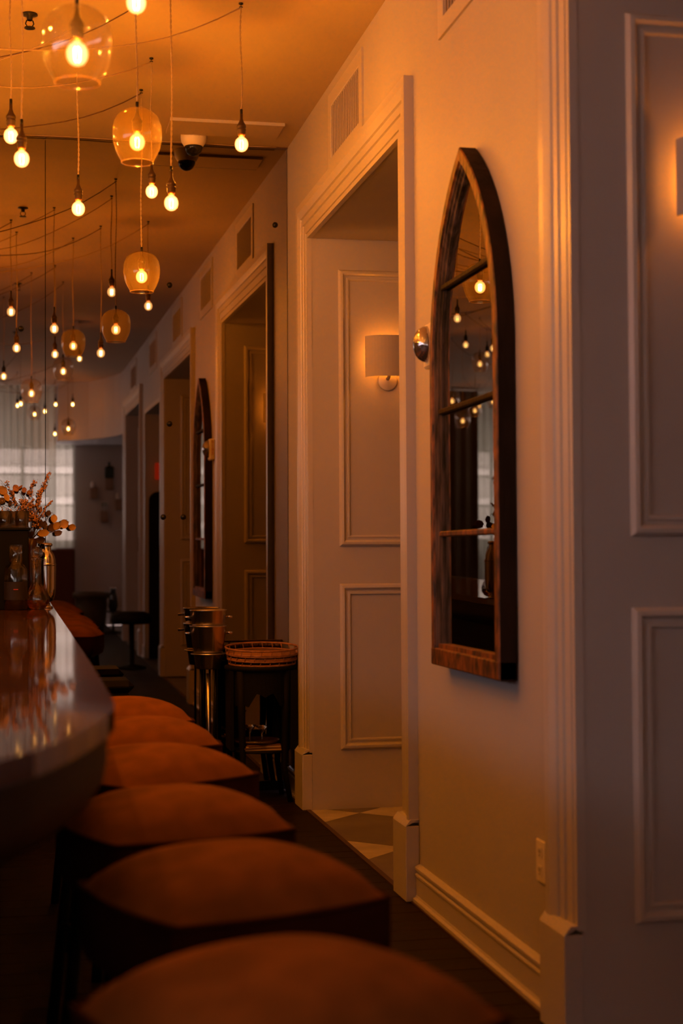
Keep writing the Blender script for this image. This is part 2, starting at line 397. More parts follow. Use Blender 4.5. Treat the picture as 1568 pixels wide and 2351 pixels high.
# ================================================================== MIRROR WALL
MN = Vector((.0032, -1, -.0085)).normalized(); MC = Vector((XW, 9.002, CAM_H))
def mplane(x, z, off=0): return MC.y + (MN.x*(x-MC.x) + MN.z*(z-MC.z))/(-MN.y) + off
def mpanel(x0, x1, z0, z1, label):
    t = thing('big_mirror', label, 'mirror', ((x0+x1)/2, 9.0, z0))
    g = MB()
    vs = [(x, mplane(x, z, o), z) for o in (0, .006) for x, z in ((x0, z0), (x1, z0), (x1, z1), (x0, z1))]
    g.add(vs, [(0, 1, 2, 3)]); o = g.build('mirror_glass', MIR); o.parent = t; o.matrix_parent_inverse = Matrix.Translation(t.location).inverted()
    e = MB(); e.add(vs, [(1, 0, 4, 5), (2, 1, 5, 6), (3, 2, 6, 7), (0, 3, 7, 4), (7, 6, 5, 4)]); o = e.build('mirror_backing', MIREDGE); o.parent = t; o.matrix_parent_inverse = Matrix.Translation(t.location).inverted()
    return t
mpanel(.1645, 1.568, .06, 3.787, 'wide tinted mirror panel reaching from the seam to the doorway wall')
mpanel(-1.25, .1605, .06, 3.787, 'tinted mirror panel left of the thin vertical seam behind the flowers')
# trim strip and cable above the mirror
tr = thing('mirror_top_channel', 'thin dark channel with a cable running along the top of the mirror', 'trim', (0, 8.97, 3.78))
MB().box(-1.3, 1.57, -.008, .012, .008, .013).build('channel', mat('channel_brown', (.09, .04, .02), .5), tr)
MB().tube([(-1.3+i*.1, -.022+.002*math.sin(i*1.3), .008+.002*math.sin(i*.9)) for i in range(29)], .0028, 6).build('cable', CORD, tr)
k = 0
knl = ['highest dark mirror clip, near the right edge below the ceiling', 'dark round mirror clip right of the hanging glass globe', 'round mirror clip with a bright ring, left of the seam', 'dark mirror clip on the reflected door frame, above the paired clips', 'left one of the paired dark mirror clips', 'right one of the paired dark mirror clips']
for (x, z), lb in zip(((1.497, 3.335), (.873, 2.959), (.026, 2.683), (.871, 2.15), (.834, 1.608), (.95, 1.608)), knl):
    o = MB().lathe([(.0165, 0), (.0165, .006), (.010, .013), (.0001, .015)], 16).mapv(lambda p: Vector((p.x, -p.z, p.y))).build('mirror_clip', BLACKM)
    o.location = (x, mplane(x, z), z); tag(o, lb, 'mirror clip', 'dark round clips on the big mirror')

# ================================================================== CEILING THINGS
t = thing('access_panel', 'flat rectangular hatch on the ceiling in front of the mirror', 'ceiling panel', (1.148, 8.60, H))
MB().box(-.318, .318, -.138, .138, -.016, 0, .002).build('hatch_board', CEIL, t)
MB().box(-.320, .320, -.142, -.138, -.017, 0).build('hatch_edge', TRIM, t)
t = thing('security_camera', 'white dome security camera on the ceiling near the mirror', 'camera', (.995, 8.80, H))
MB().lathe([(.074, 0), (.074, -.018), (.070, -.040), (.056, -.062), (.050, -.066)], 32).build('housing', WHITEP, t)
MB().lathe([(.050, -.062)]+[(.052*math.cos(a), -.066-.054*math.sin(a)) for a in [i*math.pi/16 for i in range(8)]]+[(.0005, -.120)], 28).build('dome', BLACKG, t)
MB().sphere((-.004, -.006, -.075), .026, 14, 9).build('lens', BLACKM, t)
td = bpy.data.curves.new('lettering', 'FONT'); td.body = 'SAMSUNG'; td.size = .012; td.extrude = .0003; td.align_x = 'CENTER'
to = bpy.data.objects.new('lettering', td); C.objects.link(to); to.parent = t; to.location = (.0, -.0745, -.020); to.rotation_euler = (math.radians(90), 0, 0); td.materials.append(GREYL); text_mesh(to)
def sprinkler(x, y, lab):
    t = thing('fire_sprinkler', lab, 'sprinkler', (x, y, H), 0, 'fire sprinklers on the ceiling')
    MB().lathe([(.034, 0), (.036, -.006), (.014, -.012), (.012, -.030)], 16).build('escutcheon', BLACKM, t)
    MB().tube([(-.013, 0, -.03), (-.018, 0, -.045), (-.008, 0, -.062)], .003).tube([(.013, 0, -.03), (.018, 0, -.045), (.008, 0, -.062)], .003).build('yoke', BLACKM, t)
    MB().lathe([(.0005, -.062), (.024, -.062), (.024, -.066), (.0005, -.066)], 12).build('deflector', BLACKM, t)
sprinkler(.058, 6.95, 'dark sprinkler head on the ceiling beside the large glass globe')
sprinkler(.05, 3.55, 'dark sprinkler head seen only in the mirror, over the bar')
sprinkler(.05, 0.0, 'dark sprinkler head farthest back in the mirror')

# wall vents
def vent(y0, y1, z0, z1, lab, ns=17):
    t = thing('air_vent', lab, 'air vent', (XW, (y0+y1)/2, (z0+z1)/2), 0, 'air vents above the doorways')
    a, h2 = (y1-y0)/2, (z1-z0)/2
    fr = [(.07, -.002), (.07, .010), (.004, .010), (0, .008), (0, -.004)]
    f = sweep_rect(-a, a, -h2, h2, [(p[0], p[1]) for p in fr], True, 'X', 0, -1).build('vent_frame', TRIM, t)
    MB().box(-.0012, -.0002, -a, a, -h2, h2).build('vent_shade_sheet', mat('vent_shade', (.10, .065, .045), .9) if 'vent_shade' not in bpy.data.materials else bpy.data.materials['vent_shade'], t)  # flat dark sheet painted as the shade behind the slats
    me = None
    for k in range(ns):
        yy = -a + (k+.5)*2*a/ns
        if me is None: me = MB().box(-.0062, -.0005, -.0028, .0028, -h2, h2).mesh('vent_slat'); me.materials.append(TRIM)
        o = bpy.data.objects.new('vent_slat', me); C.objects.link(o); o.parent = t; o.location = (0, yy, 0)
vent(6.995, 7.643, 3.398, 3.661, 'slatted air vent above the doorway nearest the big mirror')
vent(4.88, 5.54, 3.398, 3.661, 'air vent high above the arched mirror, cut by the top edge of the picture')
vent(2.62, 3.34, 3.398, 3.661, 'third air vent from the big mirror, seen only in reflection')
vent(.06, .80, 3.398, 3.661, 'fourth air vent from the big mirror, seen only in reflection')
vent(-2.7, -1.9, 3.398, 3.661, 'farthest air vent seen in the big mirror')

# ================================================================== PENDANTS
def cord_pts(x, y, z0, z1, amp=.004):
    n = max(2, int((z1-z0)/.02)); return n
def make_cord(b, x0, y0, z0, z1, lean=0):
    """two strands twisted round each other"""
    L_ = z1-z0; n = max(4, int(L_/.008))
    ph = random.random()*6
    for s in (0, math.pi):
        pts = []
        for i in range(n+1):
            f = i/n; z = z0+L_*f; wob = .010*math.sin(f*5+ph)*f*(1-f)*2
            a = s + z*2*math.pi/.045
            pts.append((x0+.0024*math.cos(a)+wob, y0+.0024*math.sin(a)+wob*.5, z))
        b.tube(pts, .0022, 3, cap=False)
def swag(b, p0, p1, sag, r=.003):
    p0, p1 = Vector(p0), Vector(p1); n = 22; pts = []
    ph = random.random()*6
    for i in range(n+1):
        f = i/n; q = p0.lerp(p1, f); q.z -= sag*4*f*(1-f)*(1-.35*f); q.z += .01*math.sin(f*17+ph)*math.sin(math.pi*f); q.x += .02*math.sin(f*9+ph)*math.sin(math.pi*f); pts.append(q)
    pts[0] = p0
    b.tube(pts, r, 4, cap=False)
SOCK = [(.0065, .108), (.0065, .086), (.0085, .080), (.012, .070), (.0185, .060), (.0205, .055), (.0205, .048), (.0185, .046), (.0185, .042), (.0200, .040), (.0200, .036), (.0185, .034), (.0185, .022), (.0165, .018), (.015, .012)]
BULB = [(.0115, .016), (.0125, .006), (.0185, .001), (.0258, -.0065), (.0298, -.018), (.0303, -.028), (.0285, -.0385), (.0238, -.0475), (.0168, -.0545), (.008, -.0583), (.0004, -.0592)]
GLOB = [(.012, .117), (.024, .1155), (.043, .109), (.061, .099), (.077, .085), (.087, .067), (.0925, .044), (.094, .018), (.092, -.010), (.086, -.036), (.0765, -.060), (.065, -.080), (.060, -.0915)]
def bulb_parts(t, z, dark=False, power=13.):
    o = MB().lathe([(r, q+z) for r, q in SOCK], 14, cap=(True, True)).build('socket', BRASS if not dark else BLACKM, t)
    MB().lathe([(.0062, .128+z), (.0062, .100+z)], 8, cap=(True, True)).build('cord_grip', BLACKM, t)
    bb = MB().lathe([(r, q+z) for r, q in BULB], 20).build('bulb', BULB_G, t)
    MB().lathe([(.0125, .016+z), (.0127, .006+z), (.0150, .002+z)], 14).build('bulb_neck', mat_neck, bb)
    f = MB()
    for k in range(4):
        a = k*math.pi/2+.5; f.tube([(.005*math.cos(a), .005*math.sin(a), -.008+z), (.0098*math.cos(a), .0098*math.sin(a), -.014+z), (.0098*math.cos(a+.2), .0098*math.sin(a+.2), -.040+z), (.005*math.cos(a+.2), .005*math.sin(a+.2), -.047+z)], .0018, 4)
    f.build('filament', FIL, bb)
    ld = bpy.data.lights.new('filament_light', 'POINT'); ld.color = LAMP; ld.energy = power; ld.shadow_soft_size = .0065
    lo = bpy.data.objects.new('filament_light', ld); C.objects.link(lo); lo.parent = t; lo.location = (0, 0, z-.029)
mat_neck = thin_glass('bulb_neck_glass', (.9, .45, .15), gloss=.1, emis=.35, ecol=(1, .22, .02))
def hook(t, zc):
    MB().lathe([(.010, zc), (.010, zc-.006), (.0025, zc-.010)], 8).ring((0, 0, zc-.018), .007, .002, 10, 4).build('ceiling_hook', BLACKM, t)
def pendant(x, y, z, lab, globe=False, swag_to=None, sag=.30, group=None, dark=False, clear=False, power=None):
    """z: centre of the bare bulb, or of the glass globe"""
    zr = z
    zb = 0.028 if not globe else .012
    t = thing('globe_pendant' if globe else 'bulb_pendant', lab, 'pendant lamp', (x, y, zr), 0, group or ('glass globe pendants' if globe else 'bare bulb pendants'))
    bulb_parts(t, zb, dark, power or LAMP_POWER)
    if globe:
        g = MB().lathe(GLOB, 36).build('glass_shade', SHADE_C if (clear or dark) else SHADE_G, t)
        MB().ring((0, 0, -.0915), .0602, .0024, 36, 6).build('shade_rim', thin_glass('rim_glass', (1, .8, .5), gloss=.4, rough=.05, haze=.04) if 'rim_glass' not in bpy.data.materials else bpy.data.materials['rim_glass'], g)
    b = MB(); make_cord(b, 0, 0, .12+zb, H-zr-.012)
    b.build('cord', CORD, t); hook(t, H-zr)
    if swag_to:
        s = MB(); swag(s, (0, 0, H-zr-.02), (swag_to[0]-x, swag_to[1]-y, H-zr-.01), sag); s.build('swag_cord', random.choice((DCORD, CORD)), t)
    return t
pendant(.160, 4.18, 2.745, 'largest clear glass globe pendant, at the upper left corner', True, (-1.6, 3.2), .25, clear=True)
pendant(.450, 5.88, 2.97, 'amber-glowing glass globe pendant just left of the dome camera', True, (-1.5, 6.2), .34)
pendant(.632, 7.98, 2.835, 'smaller amber-glowing glass globe pendant low in front of the mirror', True, (-1.5, 7.2), .38)
pendant(.350, 4.60, 3.03, 'bare bulb pendant cut by the top edge, above the amber-glowing globe', False, (-1.6, 3.2), .3)
pendant(-.022, 6.50, 3.12, 'leftmost bare bulb pendant, upper of the pair at the left edge', False, (-1.5, 6.2), .22)
pendant(.020, 6.04, 2.91, 'bare bulb pendant, lower of the pair at the left edge', False, (-1.5, 6.2), .22)
pendant(.272, 7.00, 2.94, 'bare bulb pendant hanging directly below the largest globe', False, (-1.5, 7.2), .3)
pendant(.640, 7.46, 3.14, 'small bare bulb pendant below the amber-glowing globe, left of its twin', False, (-1.5, 6.2), .36)
pendant(.630, 6.40, 2.845, 'bare bulb pendant hanging lowest below the dome camera', False, (-1.4, 7.2), .36)
pendant(.960, 6.64, 3.17, 'rightmost bare bulb pendant, in front of the ceiling hatch', False, (-1.4, 6.0), .40)
MG = 'pendants behind the camera, seen only in the mirror'
mp = [(.45, 3.73, 2.99, 1, 'clear globe pendant in the mirror right of the others over the counter'), (.73, -2.32, 2.86, 1, 'lowest small clear globe pendant in the mirror, before the blank wall'), (.34, -4.45, 3.20, 1, 'faint clear globe pendant in the mirror in front of the curtain'),
      (.72, 1.02, 3.39, 0, 'tiny bare bulb in the mirror half behind a globe'), (-.08, 2.68, 3.02, 0, 'bare bulb in the mirror at the far left edge'), (.10, -4.54, 3.31, 0, 'left bulb of the close pair in the mirror'), (.12, -1.46, 3.09, 0, 'right bulb of the close pair in the mirror'),
      (.51, -5.55, 3.31, 0, 'bare bulb in the mirror just left of the seam by the curtain'), (.67, -5.60, 3.42, 0, 'upper bulb of the far column in the mirror'), (.91, -5.3, 3.40, 0, 'farthest right bare bulb in the mirror'), (.67, -5.95, 3.00, 0, 'lowest bare bulb in the mirror, below the far column')]
for i, (x, y, z, g, lb) in enumerate(mp):
    pendant(x, y, z, lb, bool(g), (-1.4+.1*i, 1.8 if y > 0 else -3.2), .34, MG, True, power=4.)
for x, y, z in ((-1.0, 7.9, 3.0), (-1.4, 7.2, 2.9), (-1.1, 6.8, 3.15), (-1.6, 6.2, 3.0), (-.35, 4.9, 3.1), (-.30, 4.2, 2.95), (-.42, 5.4, 3.15), (-1.6, 5.4, 2.9), (-.75, 8.5, 3.1), (-1.2, 8.5, 2.9)):  # unseen pendants added to light the ceiling and right wall
    pendant(x, y, z, 'bare bulb pendant added out of view above the bar for its light', False, (-1.9, 6.4), .25, 'pendants added out of view above the bar', power=20.)
AG = 'pendants seen only in the arched mirror'
for x, y, z, g, lb in ((-.34, 6.13, 3.21, 0, 'upper left bare bulb seen in the arched mirror'), (-1.46, 2.49, 3.45, 0, 'middle bare bulb in the second pane of the arched mirror'), (-2.07, 1.24, 3.5, 0, 'upper right bare bulb in the second pane of the arched mirror'),
        (-1.40, 3.65, 3.28, 0, 'bare bulb cut by the frame edge of the arched mirror'), (-1.72, 2.13, 3.31, 1, 'highest clear globe pendant seen in the arched mirror'), (-3.9, -5.2, 3.45, 0, 'tiny far bare bulb below the highest globe in the arched mirror'),
        (-1.90, .38, 3.06, 1, 'globe pendant crossing the glazing bar of the arched mirror'), (-2.08, .20, 2.84, 1, 'lowest globe pendant seen in the arched mirror'), (-2.66, -1.25, 3.08, 1, 'globe pendant in front of the white curtain in the arched mirror'), (-3.48, -3.13, 3.36, 1, 'globe pendant cut by the right frame edge in the arched mirror')):
    pendant(x, y, z, lb, bool(g), (-3.2, y-.6), .3, AG, True, power=5.)

# ================================================================== SCONCES
def sconce(x, y, sg, lab):
    """sg: direction away from the wall along y"""
    t = thing('wall_sconce', lab, 'wall lamp', (x, y, 2.47), 0, 'half drum wall sconces')
    n = 20; vs = []; fs = []
    for r_ in (0, .004):
        for z in (-.112, .112):
            for i in range(n+1):
                a = math.pi*i/n
                vs.append(((.130-r_)*math.cos(a), sg*(.022+(.088-r_)*math.sin(a)), z))
    m = n+1
    for i in range(n):
        fs += [(i, i+1, m+i+1, m+i), (2*m+i+1, 2*m+i, 3*m+i, 3*m+i+1), (i+1, i, 2*m+i, 2*m+i+1), (m+i, m+i+1, 3*m+i+1, 3*m+i)]
    fs += [(0, m, 3*m, 2*m), (n, 2*m+n, 3*m+n, m+n)]
    MB().add(vs, fs, False).build('lamp_shade', CREAM, t)
    MB().lathe([(.0005, .014), (.050, .012), (.056, .008), (.056, 0)], 28).mapv(lambda p: Vector((p.x, sg*p.z, p.y-.128))).build('backplate', TRIM, t)
    MB().tube([(0, sg*.012, -.118), (0, sg*.035, -.112), (0, sg*.055, -.095), (0, sg*.060, -.07)], .010, 10).build('arm', TRIM, t)
    MB().tube([(0, sg*.060, -.072), (0, sg*.060, -.035)], .013, 12).build('lamp_holder', TRIM, t)
    b = MB().sphere((0, sg*.060, .0), .022, 10, 7, sz=1.5).build('bulb', emit('sconce_bulb', (1, .26, .016), 150.) if 'sconce_bulb' not in bpy.data.materials else bpy.data.materials['sconce_bulb'], t)
    return t
sconce(2.005, D1[1], -1, 'cream half drum sconce seen through the doorway beside the arched mirror')
sconce(2.004, D2[1], -1, 'cream sconce cut off by the right edge of the picture')
sconce(2.005, D1[0], 1, 'sconce seen only in the mirror, glowing beyond the doorway frame')

# ================================================================== ARCHED MIRROR
def gothic(off, zb, zs=2.07, R=.85, yc=5.152, hw=.412, n=14):
    """outline points (y,z) from bottom left (far) up over the apex to bottom right, inset by off"""
    pts = [(yc+hw-off, zb+off)]
    cl = (yc+hw-R, zs); rr = R-off
    a1 = math.acos((R-hw)/rr) if rr > (R-hw) else 0
    for i in range(n+1):
        a = a1*i/n; pts.append((cl[0]+rr*math.cos(a), cl[1]+rr*math.sin(a)))
    for i in range(n, -1, -1):
        a = a1*i/n; pts.append((yc-hw+R-rr*math.cos(a), zs+rr*math.sin(a)))
    pts.append((yc-hw+off, zb+off)); return pts
am = thing('arched_mirror', 'pointed-arch mirror in a weathered wooden window frame on the pale wall', 'mirror', (XW, 5.152, .976))
ZB = .976
def frame_piece(prof, i0, i1, name, m, mirrorY=None):
    rings = [gothic(o_, ZB) for o_, x_ in prof]
    n = len(rings[0]); vs = []; fs = []
    for (o_, x_), rg in zip(prof, rings):
        for yy, zz in rg[i0:i1+1]: vs.append((x_-XW, yy-5.152, zz-ZB))
    m_ = i1-i0+1
    for k in range(len(prof)-1):
        for i in range(m_-1): a = k*m_+i; fs.append((a, a+1, a+1+m_, a+m_))
    return MB().add(vs, fs, False).build(name, m, am)
nG = len(gothic(0, ZB)); mid = nG//2-1
xf = 1.507; xg = 1.540
front = [(.000, xf+.004), (.004, xf), (.040, xf-.001), (.044, xf+.006)]
inner = [(.044, xf+.006), (.050, xf+.008), (.053, xf+.014), (.060, xf+.016), (.064, xf+.024), (.072, xf+.026), (.074, xg+.002)]
outer = [(.0, XW-.004), (.0, xf+.004)]
def with_seed(i0, i1, nm):
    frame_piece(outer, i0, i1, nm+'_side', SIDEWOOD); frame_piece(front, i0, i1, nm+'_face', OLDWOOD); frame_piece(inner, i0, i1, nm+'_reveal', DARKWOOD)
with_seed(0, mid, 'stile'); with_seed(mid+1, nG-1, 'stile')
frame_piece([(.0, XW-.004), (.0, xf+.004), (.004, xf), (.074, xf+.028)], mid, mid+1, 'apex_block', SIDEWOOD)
MB().box(xf-XW-.002, -.004, -.412, .412, 0, .062, .004).build('bottom_rail', OLDWOOD, am)
MB().box(xf-XW+.012, -.02, -.36, .36, .062, .078).build('bottom_bead', OLDWOOD, am)
g = gothic(.060, ZB)
vs = [(xg-XW, yy-5.152, zz-ZB) for yy, zz in g]
MB().add(vs, [tuple(range(len(vs)))]).build('mirror_glass', MIR2, am)
vs2 = [(xg-XW+.012, p[1], p[2]) for p in vs]
MB().add(vs2, [tuple(range(len(vs2)))]).build('backing_board', BLACKW, am)
for z in (2.357, 1.905, 1.456):
    hwid = .348 if z < 2.1 else .325
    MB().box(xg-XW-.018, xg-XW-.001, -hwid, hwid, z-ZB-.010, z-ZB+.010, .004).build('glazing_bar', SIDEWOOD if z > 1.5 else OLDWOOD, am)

# strobe alarm between arched mirror and doorway
t = thing('fire_strobe', 'fire alarm strobe on the wall half hidden behind the arched mirror', 'fire alarm', (XW, 5.672, 2.175))
MB().box(-.045, 0, -.058, .058, -.085, .085, .008).build('housing', WHITEP, t)
l = MB()
for i in range(1): l.sphere((0, 0, 0), 1, 18, 10)
l.mapv(lambda p: Vector((-.045-.055*max(0, -p.x) + .0*p.x, p.y*.050, p.z*.070+.005))).build('strobe_lens', mat('lens_chrome', (.55, .52, .55), .12, metal=.9, bump=.8, bscale=14), t)
for sy in (-1, 1):
    td = bpy.data.curves.new('lettering', 'FONT'); td.body = 'F\nI\nR\nE'; td.size = .034; td.extrude = .0004; td.align_x = 'CENTER'; td.space_line = .85; td.materials.append(REDL)
    to = bpy.data.objects.new('lettering', td); C.objects.link(to); to.parent = t
    to.location = (-.022, sy*.0588, .045); to.rotation_euler = (math.radians(90), 0, 0 if sy < 0 else math.pi); text_mesh(to)
# outlet
t = thing('power_outlet', 'double power outlet low on the wall near the right doorway', 'outlet', (XW, 4.525, .443))
MB().box(-.008, 0, -.042, .042, -.064, .064, .003).build('cover_plate', WHITEP, t)
for z in (-.028, .028):
    r_ = MB().box(-.0105, -.008, -.018, .018, z-.017, z+.017, .004).build('socket_face', WHITEP, t)
    MB().box(-.0112, -.0102, .005, .008, z-.003, z+.009).box(-.0112, -.0102, -.008, -.005, z-.003, z+.009).box(-.0112, -.0102, -.003, .003, z-.012, z-.007).build('slots', BLACKM, r_)

# ================================================================== BAR COUNTER
edge = [(.2025, 8.965), (.197, 5.92), (.191, 3.95), (.189, 3.43), (.186, 3.15), (.184, 3.02), (.177, 2.90), (.158, 2.76), (.115, 2.575), (.078, 2.44), (.026, 2.29), (-.03, 2.18), (-.12, 2.04), (-.25, 1.90), (-.42, 1.78), (-.62, 1.70), (-.80, 1.67)]
bar = thing('bar_counter', 'long polished stone bar counter with a rounded end, at the left', 'bar counter', (0, 0, 0))
LX = -.80
far_slab = [(.2025, 8.965), (.197, 5.921)][::-1]
MB().prism([(LX, 5.921), (.197, 5.921), (.2025, 8.965), (LX, 8.965)], 1.062, 1.100).build('stone_slab', STONE, bar)
p = [(.197, 5.917)] + edge[2:]
MB().prism(([(LX, 5.917)] + p[::-1][1:] if False else ([(LX, 5.917)] + [(LX, 1.67)] + edge[2:-1][::-1] + [(.197, 5.917)])), 1.062, 1.100).build('stone_slab', STONE, bar)
def offset_edge(pts, d):
    out = []
    for i, q in enumerate(pts):
        a = Vector(pts[max(0, i-1)]); c = Vector(pts[min(len(pts)-1, i+1)]); tdir = (c-a).normalized()
        nrm = Vector((tdir.y, -tdir.x))  # to the left of travel; travel is towards the camera
        out.append((q[0]+nrm.x*d, q[1]+nrm.y*d))
    return out
lv = [(.012, 1.062), (.014, 1.0), (.022, .965), (.045, .935), (.09, .915), (.16, .905), (.27, .90)]
vs = []; fs = []; n_ = len(edge)
for d, z in lv: vs += [(x, y_, z) for x, y_ in offset_edge(edge, d)]
for k in range(len(lv)-1):
    for i in range(n_-1): a = k*n_+i; fs.append((a, a+1, a+1+n_, a+n_))
MB().add(vs, fs, True).build('apron', APRON, bar)
vs = []; fs = []
for z in (0, .905): vs += [(x, y_, z) for x, y_ in offset_edge(edge, .27)]
for i in range(n_-1): fs.append((i, i+1, i+1+n_, i+n_))
MB().add(vs, fs).build('front_panel', PANEL, bar)
MB().box(LX-.03, LX, 1.70, 8.96, 0, 1.10).build('back_panel', PANEL, bar)

# ================================================================== STOOLS
def make_stool(lab):
    t = thing('bar_stool', lab, 'bar stool', (0, 0, 0), 0, 'rust velvet bar stools along the counter')
    N = 16; S_ = .242
    def sq(u, v, s=1.0):
        k_ = .40; x = u*math.sqrt(1-k_*v*v/2); y_ = v*math.sqrt(1-k_*u*u/2); return x*S_*s, y_*S_*s
    vs = []; fs = []
    for j in range(N+1):
        for i in range(N+1):
            u = -1+2*i/N; v = -1+2*j/N; x, y_ = sq(u, v)
            h_ = (1-abs(u)**2.6)*(1-abs(v)**2.6)
            vs.append((x, y_, .742 + .086*h_**.62))
    for j in range(N):
        for i in range(N): a = j*(N+1)+i; fs.append((a, a+1, a+N+2, a+N+1))
    per = [(-1+2*i/N, -1) for i in range(N)] + [(1, -1+2*i/N) for i in range(N)] + [(1-2*i/N, 1) for i in range(N)] + [(-1, 1-2*i/N) for i in range(N)]
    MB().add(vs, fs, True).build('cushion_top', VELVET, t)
    vs = []; fs = []; m = len(per)
    for s_, z in ((1.0, .745), (1.012, .734), (1.012, .640), (.98, .608)):
        for u, v in per: x, y_ = sq(u, v, s_); vs.append((x, y_, z))
    for k in range(3):
        for i in range(m): a = k*m+i; c = k*m+(i+1) % m; fs.append((a+m, c+m, c, a))
    MB().add(vs, fs, True).build('cushion_side', VELVET_SHADED, t)
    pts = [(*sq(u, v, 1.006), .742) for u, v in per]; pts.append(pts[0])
    MB().tube(pts, .0055, 5, cap=False).build('piping', VELVET_SHADED, t)
    MB().box(-.20, .20, -.20, .20, .585, .612, .006).build('seat_frame', BLACKW, t)
    for sx in (-1, 1):
        for sy in (-1, 1):
            MB().tube([(sx*.215, sy*.215, 0), (sx*.17, sy*.17, .59)], .017, 8).build('leg', BLACKW, t)
    for a in (0, 1):
        for s_ in (-1, 1):
            q = .196
            MB().tube([(-q, s_*q, .24), (q, s_*q, .24)] if a == 0 else [(s_*q, -q, .30), (s_*q, q, .30)], .011, 6).build('footrest_bar', BLACKM, t)
    return t
st = [(.37, 2.15, 27, 'nearest rust velvet bar stool, at the bottom of the picture'), (.40, 2.95, 20, 'second rust velvet bar stool from the camera'), (.365, 3.72, 16, 'third rust velvet bar stool from the camera'),
      (.395, 4.58, 30, 'fourth bar stool from the camera, with its side panel lit'), (.42, 5.38, 12, 'fifth rust velvet bar stool, tucked between its neighbours'), (.41, 6.16, 14, 'farthest rust velvet bar stool along the counter')]
proto = None
for x, y, a, lb in st:
    o = make_stool(lb) if proto is None else copy_tree(proto)
    if proto is None: proto = o
    o['label'] = lb; o.location = (x, y, 0); o.rotation_euler = (0, 0, math.radians(a))
t = thing('filler_box', 'black box added as bin in the dark between the counter and the mirror', 'bin', (.44, 8.60, 0))  # made-up box filling an unidentified dark shape by the mirror
MB().box(-.18, .18, -.15, .15, 0, .64, .03).build('body', BLACKW, t)
MB().box(-.185, .185, -.155, .155, .642, .71, .03).build('lid', BLACKW, t)

# ================================================================== THINGS ON THE COUNTER
CT = 1.100
t = thing('black_riser', 'black wooden riser box on the counter carrying the tumblers', 'box', (-.10, 8.615, CT))
MB().box(-.19, .165, -.13, .13, 0, .425, .004).build('body', BLACKW, t)
MB().box(-.20, .175, -.14, .14, .425, .440, .003).build('lid', BLACKW, t)
for i, (x, y, lb) in enumerate(((.030, 8.60, 'right front glass tumbler upside on the black riser'), (-.060, 8.60, 'left front glass tumbler on the black riser'), (-.010, 8.71, 'back glass tumbler on the black riser, between the front two'), (-.100, 8.72, 'back left glass tumbler on the black riser, at the picture edge'))):
    o = MB().lathe([(.0005, .004), (.030, .004), (.034, .010), (.040, .092), (.0385, .092), (.033, .014), (.0005, .012)], 24).build('tumbler', CLEAR)
    o.location = (x, y, CT+.4405); tag(o, lb, 'glass', 'tumblers on the black riser')
# wide necked bottle
t = thing('glass_carafe', 'wide-necked glass bottle of dark liquor in front of the black riser', 'bottle', (-.003, 8.42, CT))
MB().lathe([(.0005, .002), (.056, .002), (.060, .008), (.061, .150), (.060, .215), (.050, .236), (.034, .246), (.033, .335), (.037, .340), (.037, .346)], 32).build('glass', CLEAR, t)
MB().lathe([(.0005, .004), (.057, .006), (.058, .13), (.0005, .131)], 28).build('liquor', LIQUOR, t)
MB().lathe([(.0612, .055), (.0612, .150)], 32).build('bottle_label', mat('label_dark', (.012, .005, .004), .7), t)
MB().box(-.012, .012, -.0626, -.0615, .108, .112).build('label_mark', REDL, t)
# mixing flask with ball stopper
t = thing('glass_decanter', 'round glass decanter with a ball stopper between bottle and shaker', 'decanter', (.108, 8.50, CT))
MB().lathe([(.0005, .002), (.030, .002), (.050, .012), (.064, .035), (.067, .060), (.058, .090), (.038, .118), (.026, .140), (.023, .175), (.023, .262), (.030, .268), (.030, .274)], 36).build('glass', CLEAR, t)
MB().lathe([(.0005, .004), (.048, .014), (.061, .036), (.0625, .050), (.0005, .051)], 28).build('liquor', real_glass('amber_liquor', (.85, .45, .12)), t)
MB().sphere((0, 0, .305), .032, 20, 14).build('ball_stopper', CLEAR, t)
MB().lathe([(.018, .272), (.012, .282)], 14).build('stopper_neck', CLEAR, t)
# silver shaker
t = thing('cocktail_shaker', 'tall silver cocktail shaker at the counter corner by the mirror', 'cocktail shaker', (.160, 8.70, CT))
MB().lathe([(.0005, 0), (.037, 0), (.038, .006), (.024, .014), (.013, .022), (.018, .030), (.040, .043), (.0495, .072), (.0535, .11), (.0545, .232)], 36).build('body', CHROME, t)
MB().lathe([(.053, .232), (.056, .236), (.056, .242), (.053, .246)], 36).build('band', CHROME, t)
MB().lathe([(.052, .246), (.051, .268), (.044, .294), (.032, .312), (.027, .320), (.027, .338)], 36).build('shoulder', CHROME, t)
MB().lathe([(.027, .338), (.035, .342), (.036, .350), (.030, .357), (.0005, .360)], 32).build('cap', CHROME, t)
MB().sphere((-.022, -.052, .292), .017, 14, 10).build('spout_knob', BLACKG, t)
MB().lathe([(.010, 0), (.008, .016), (.0005, .018)], 12, c=(-.018, -.046, .308)).build('spout_cap', CHROME, t)
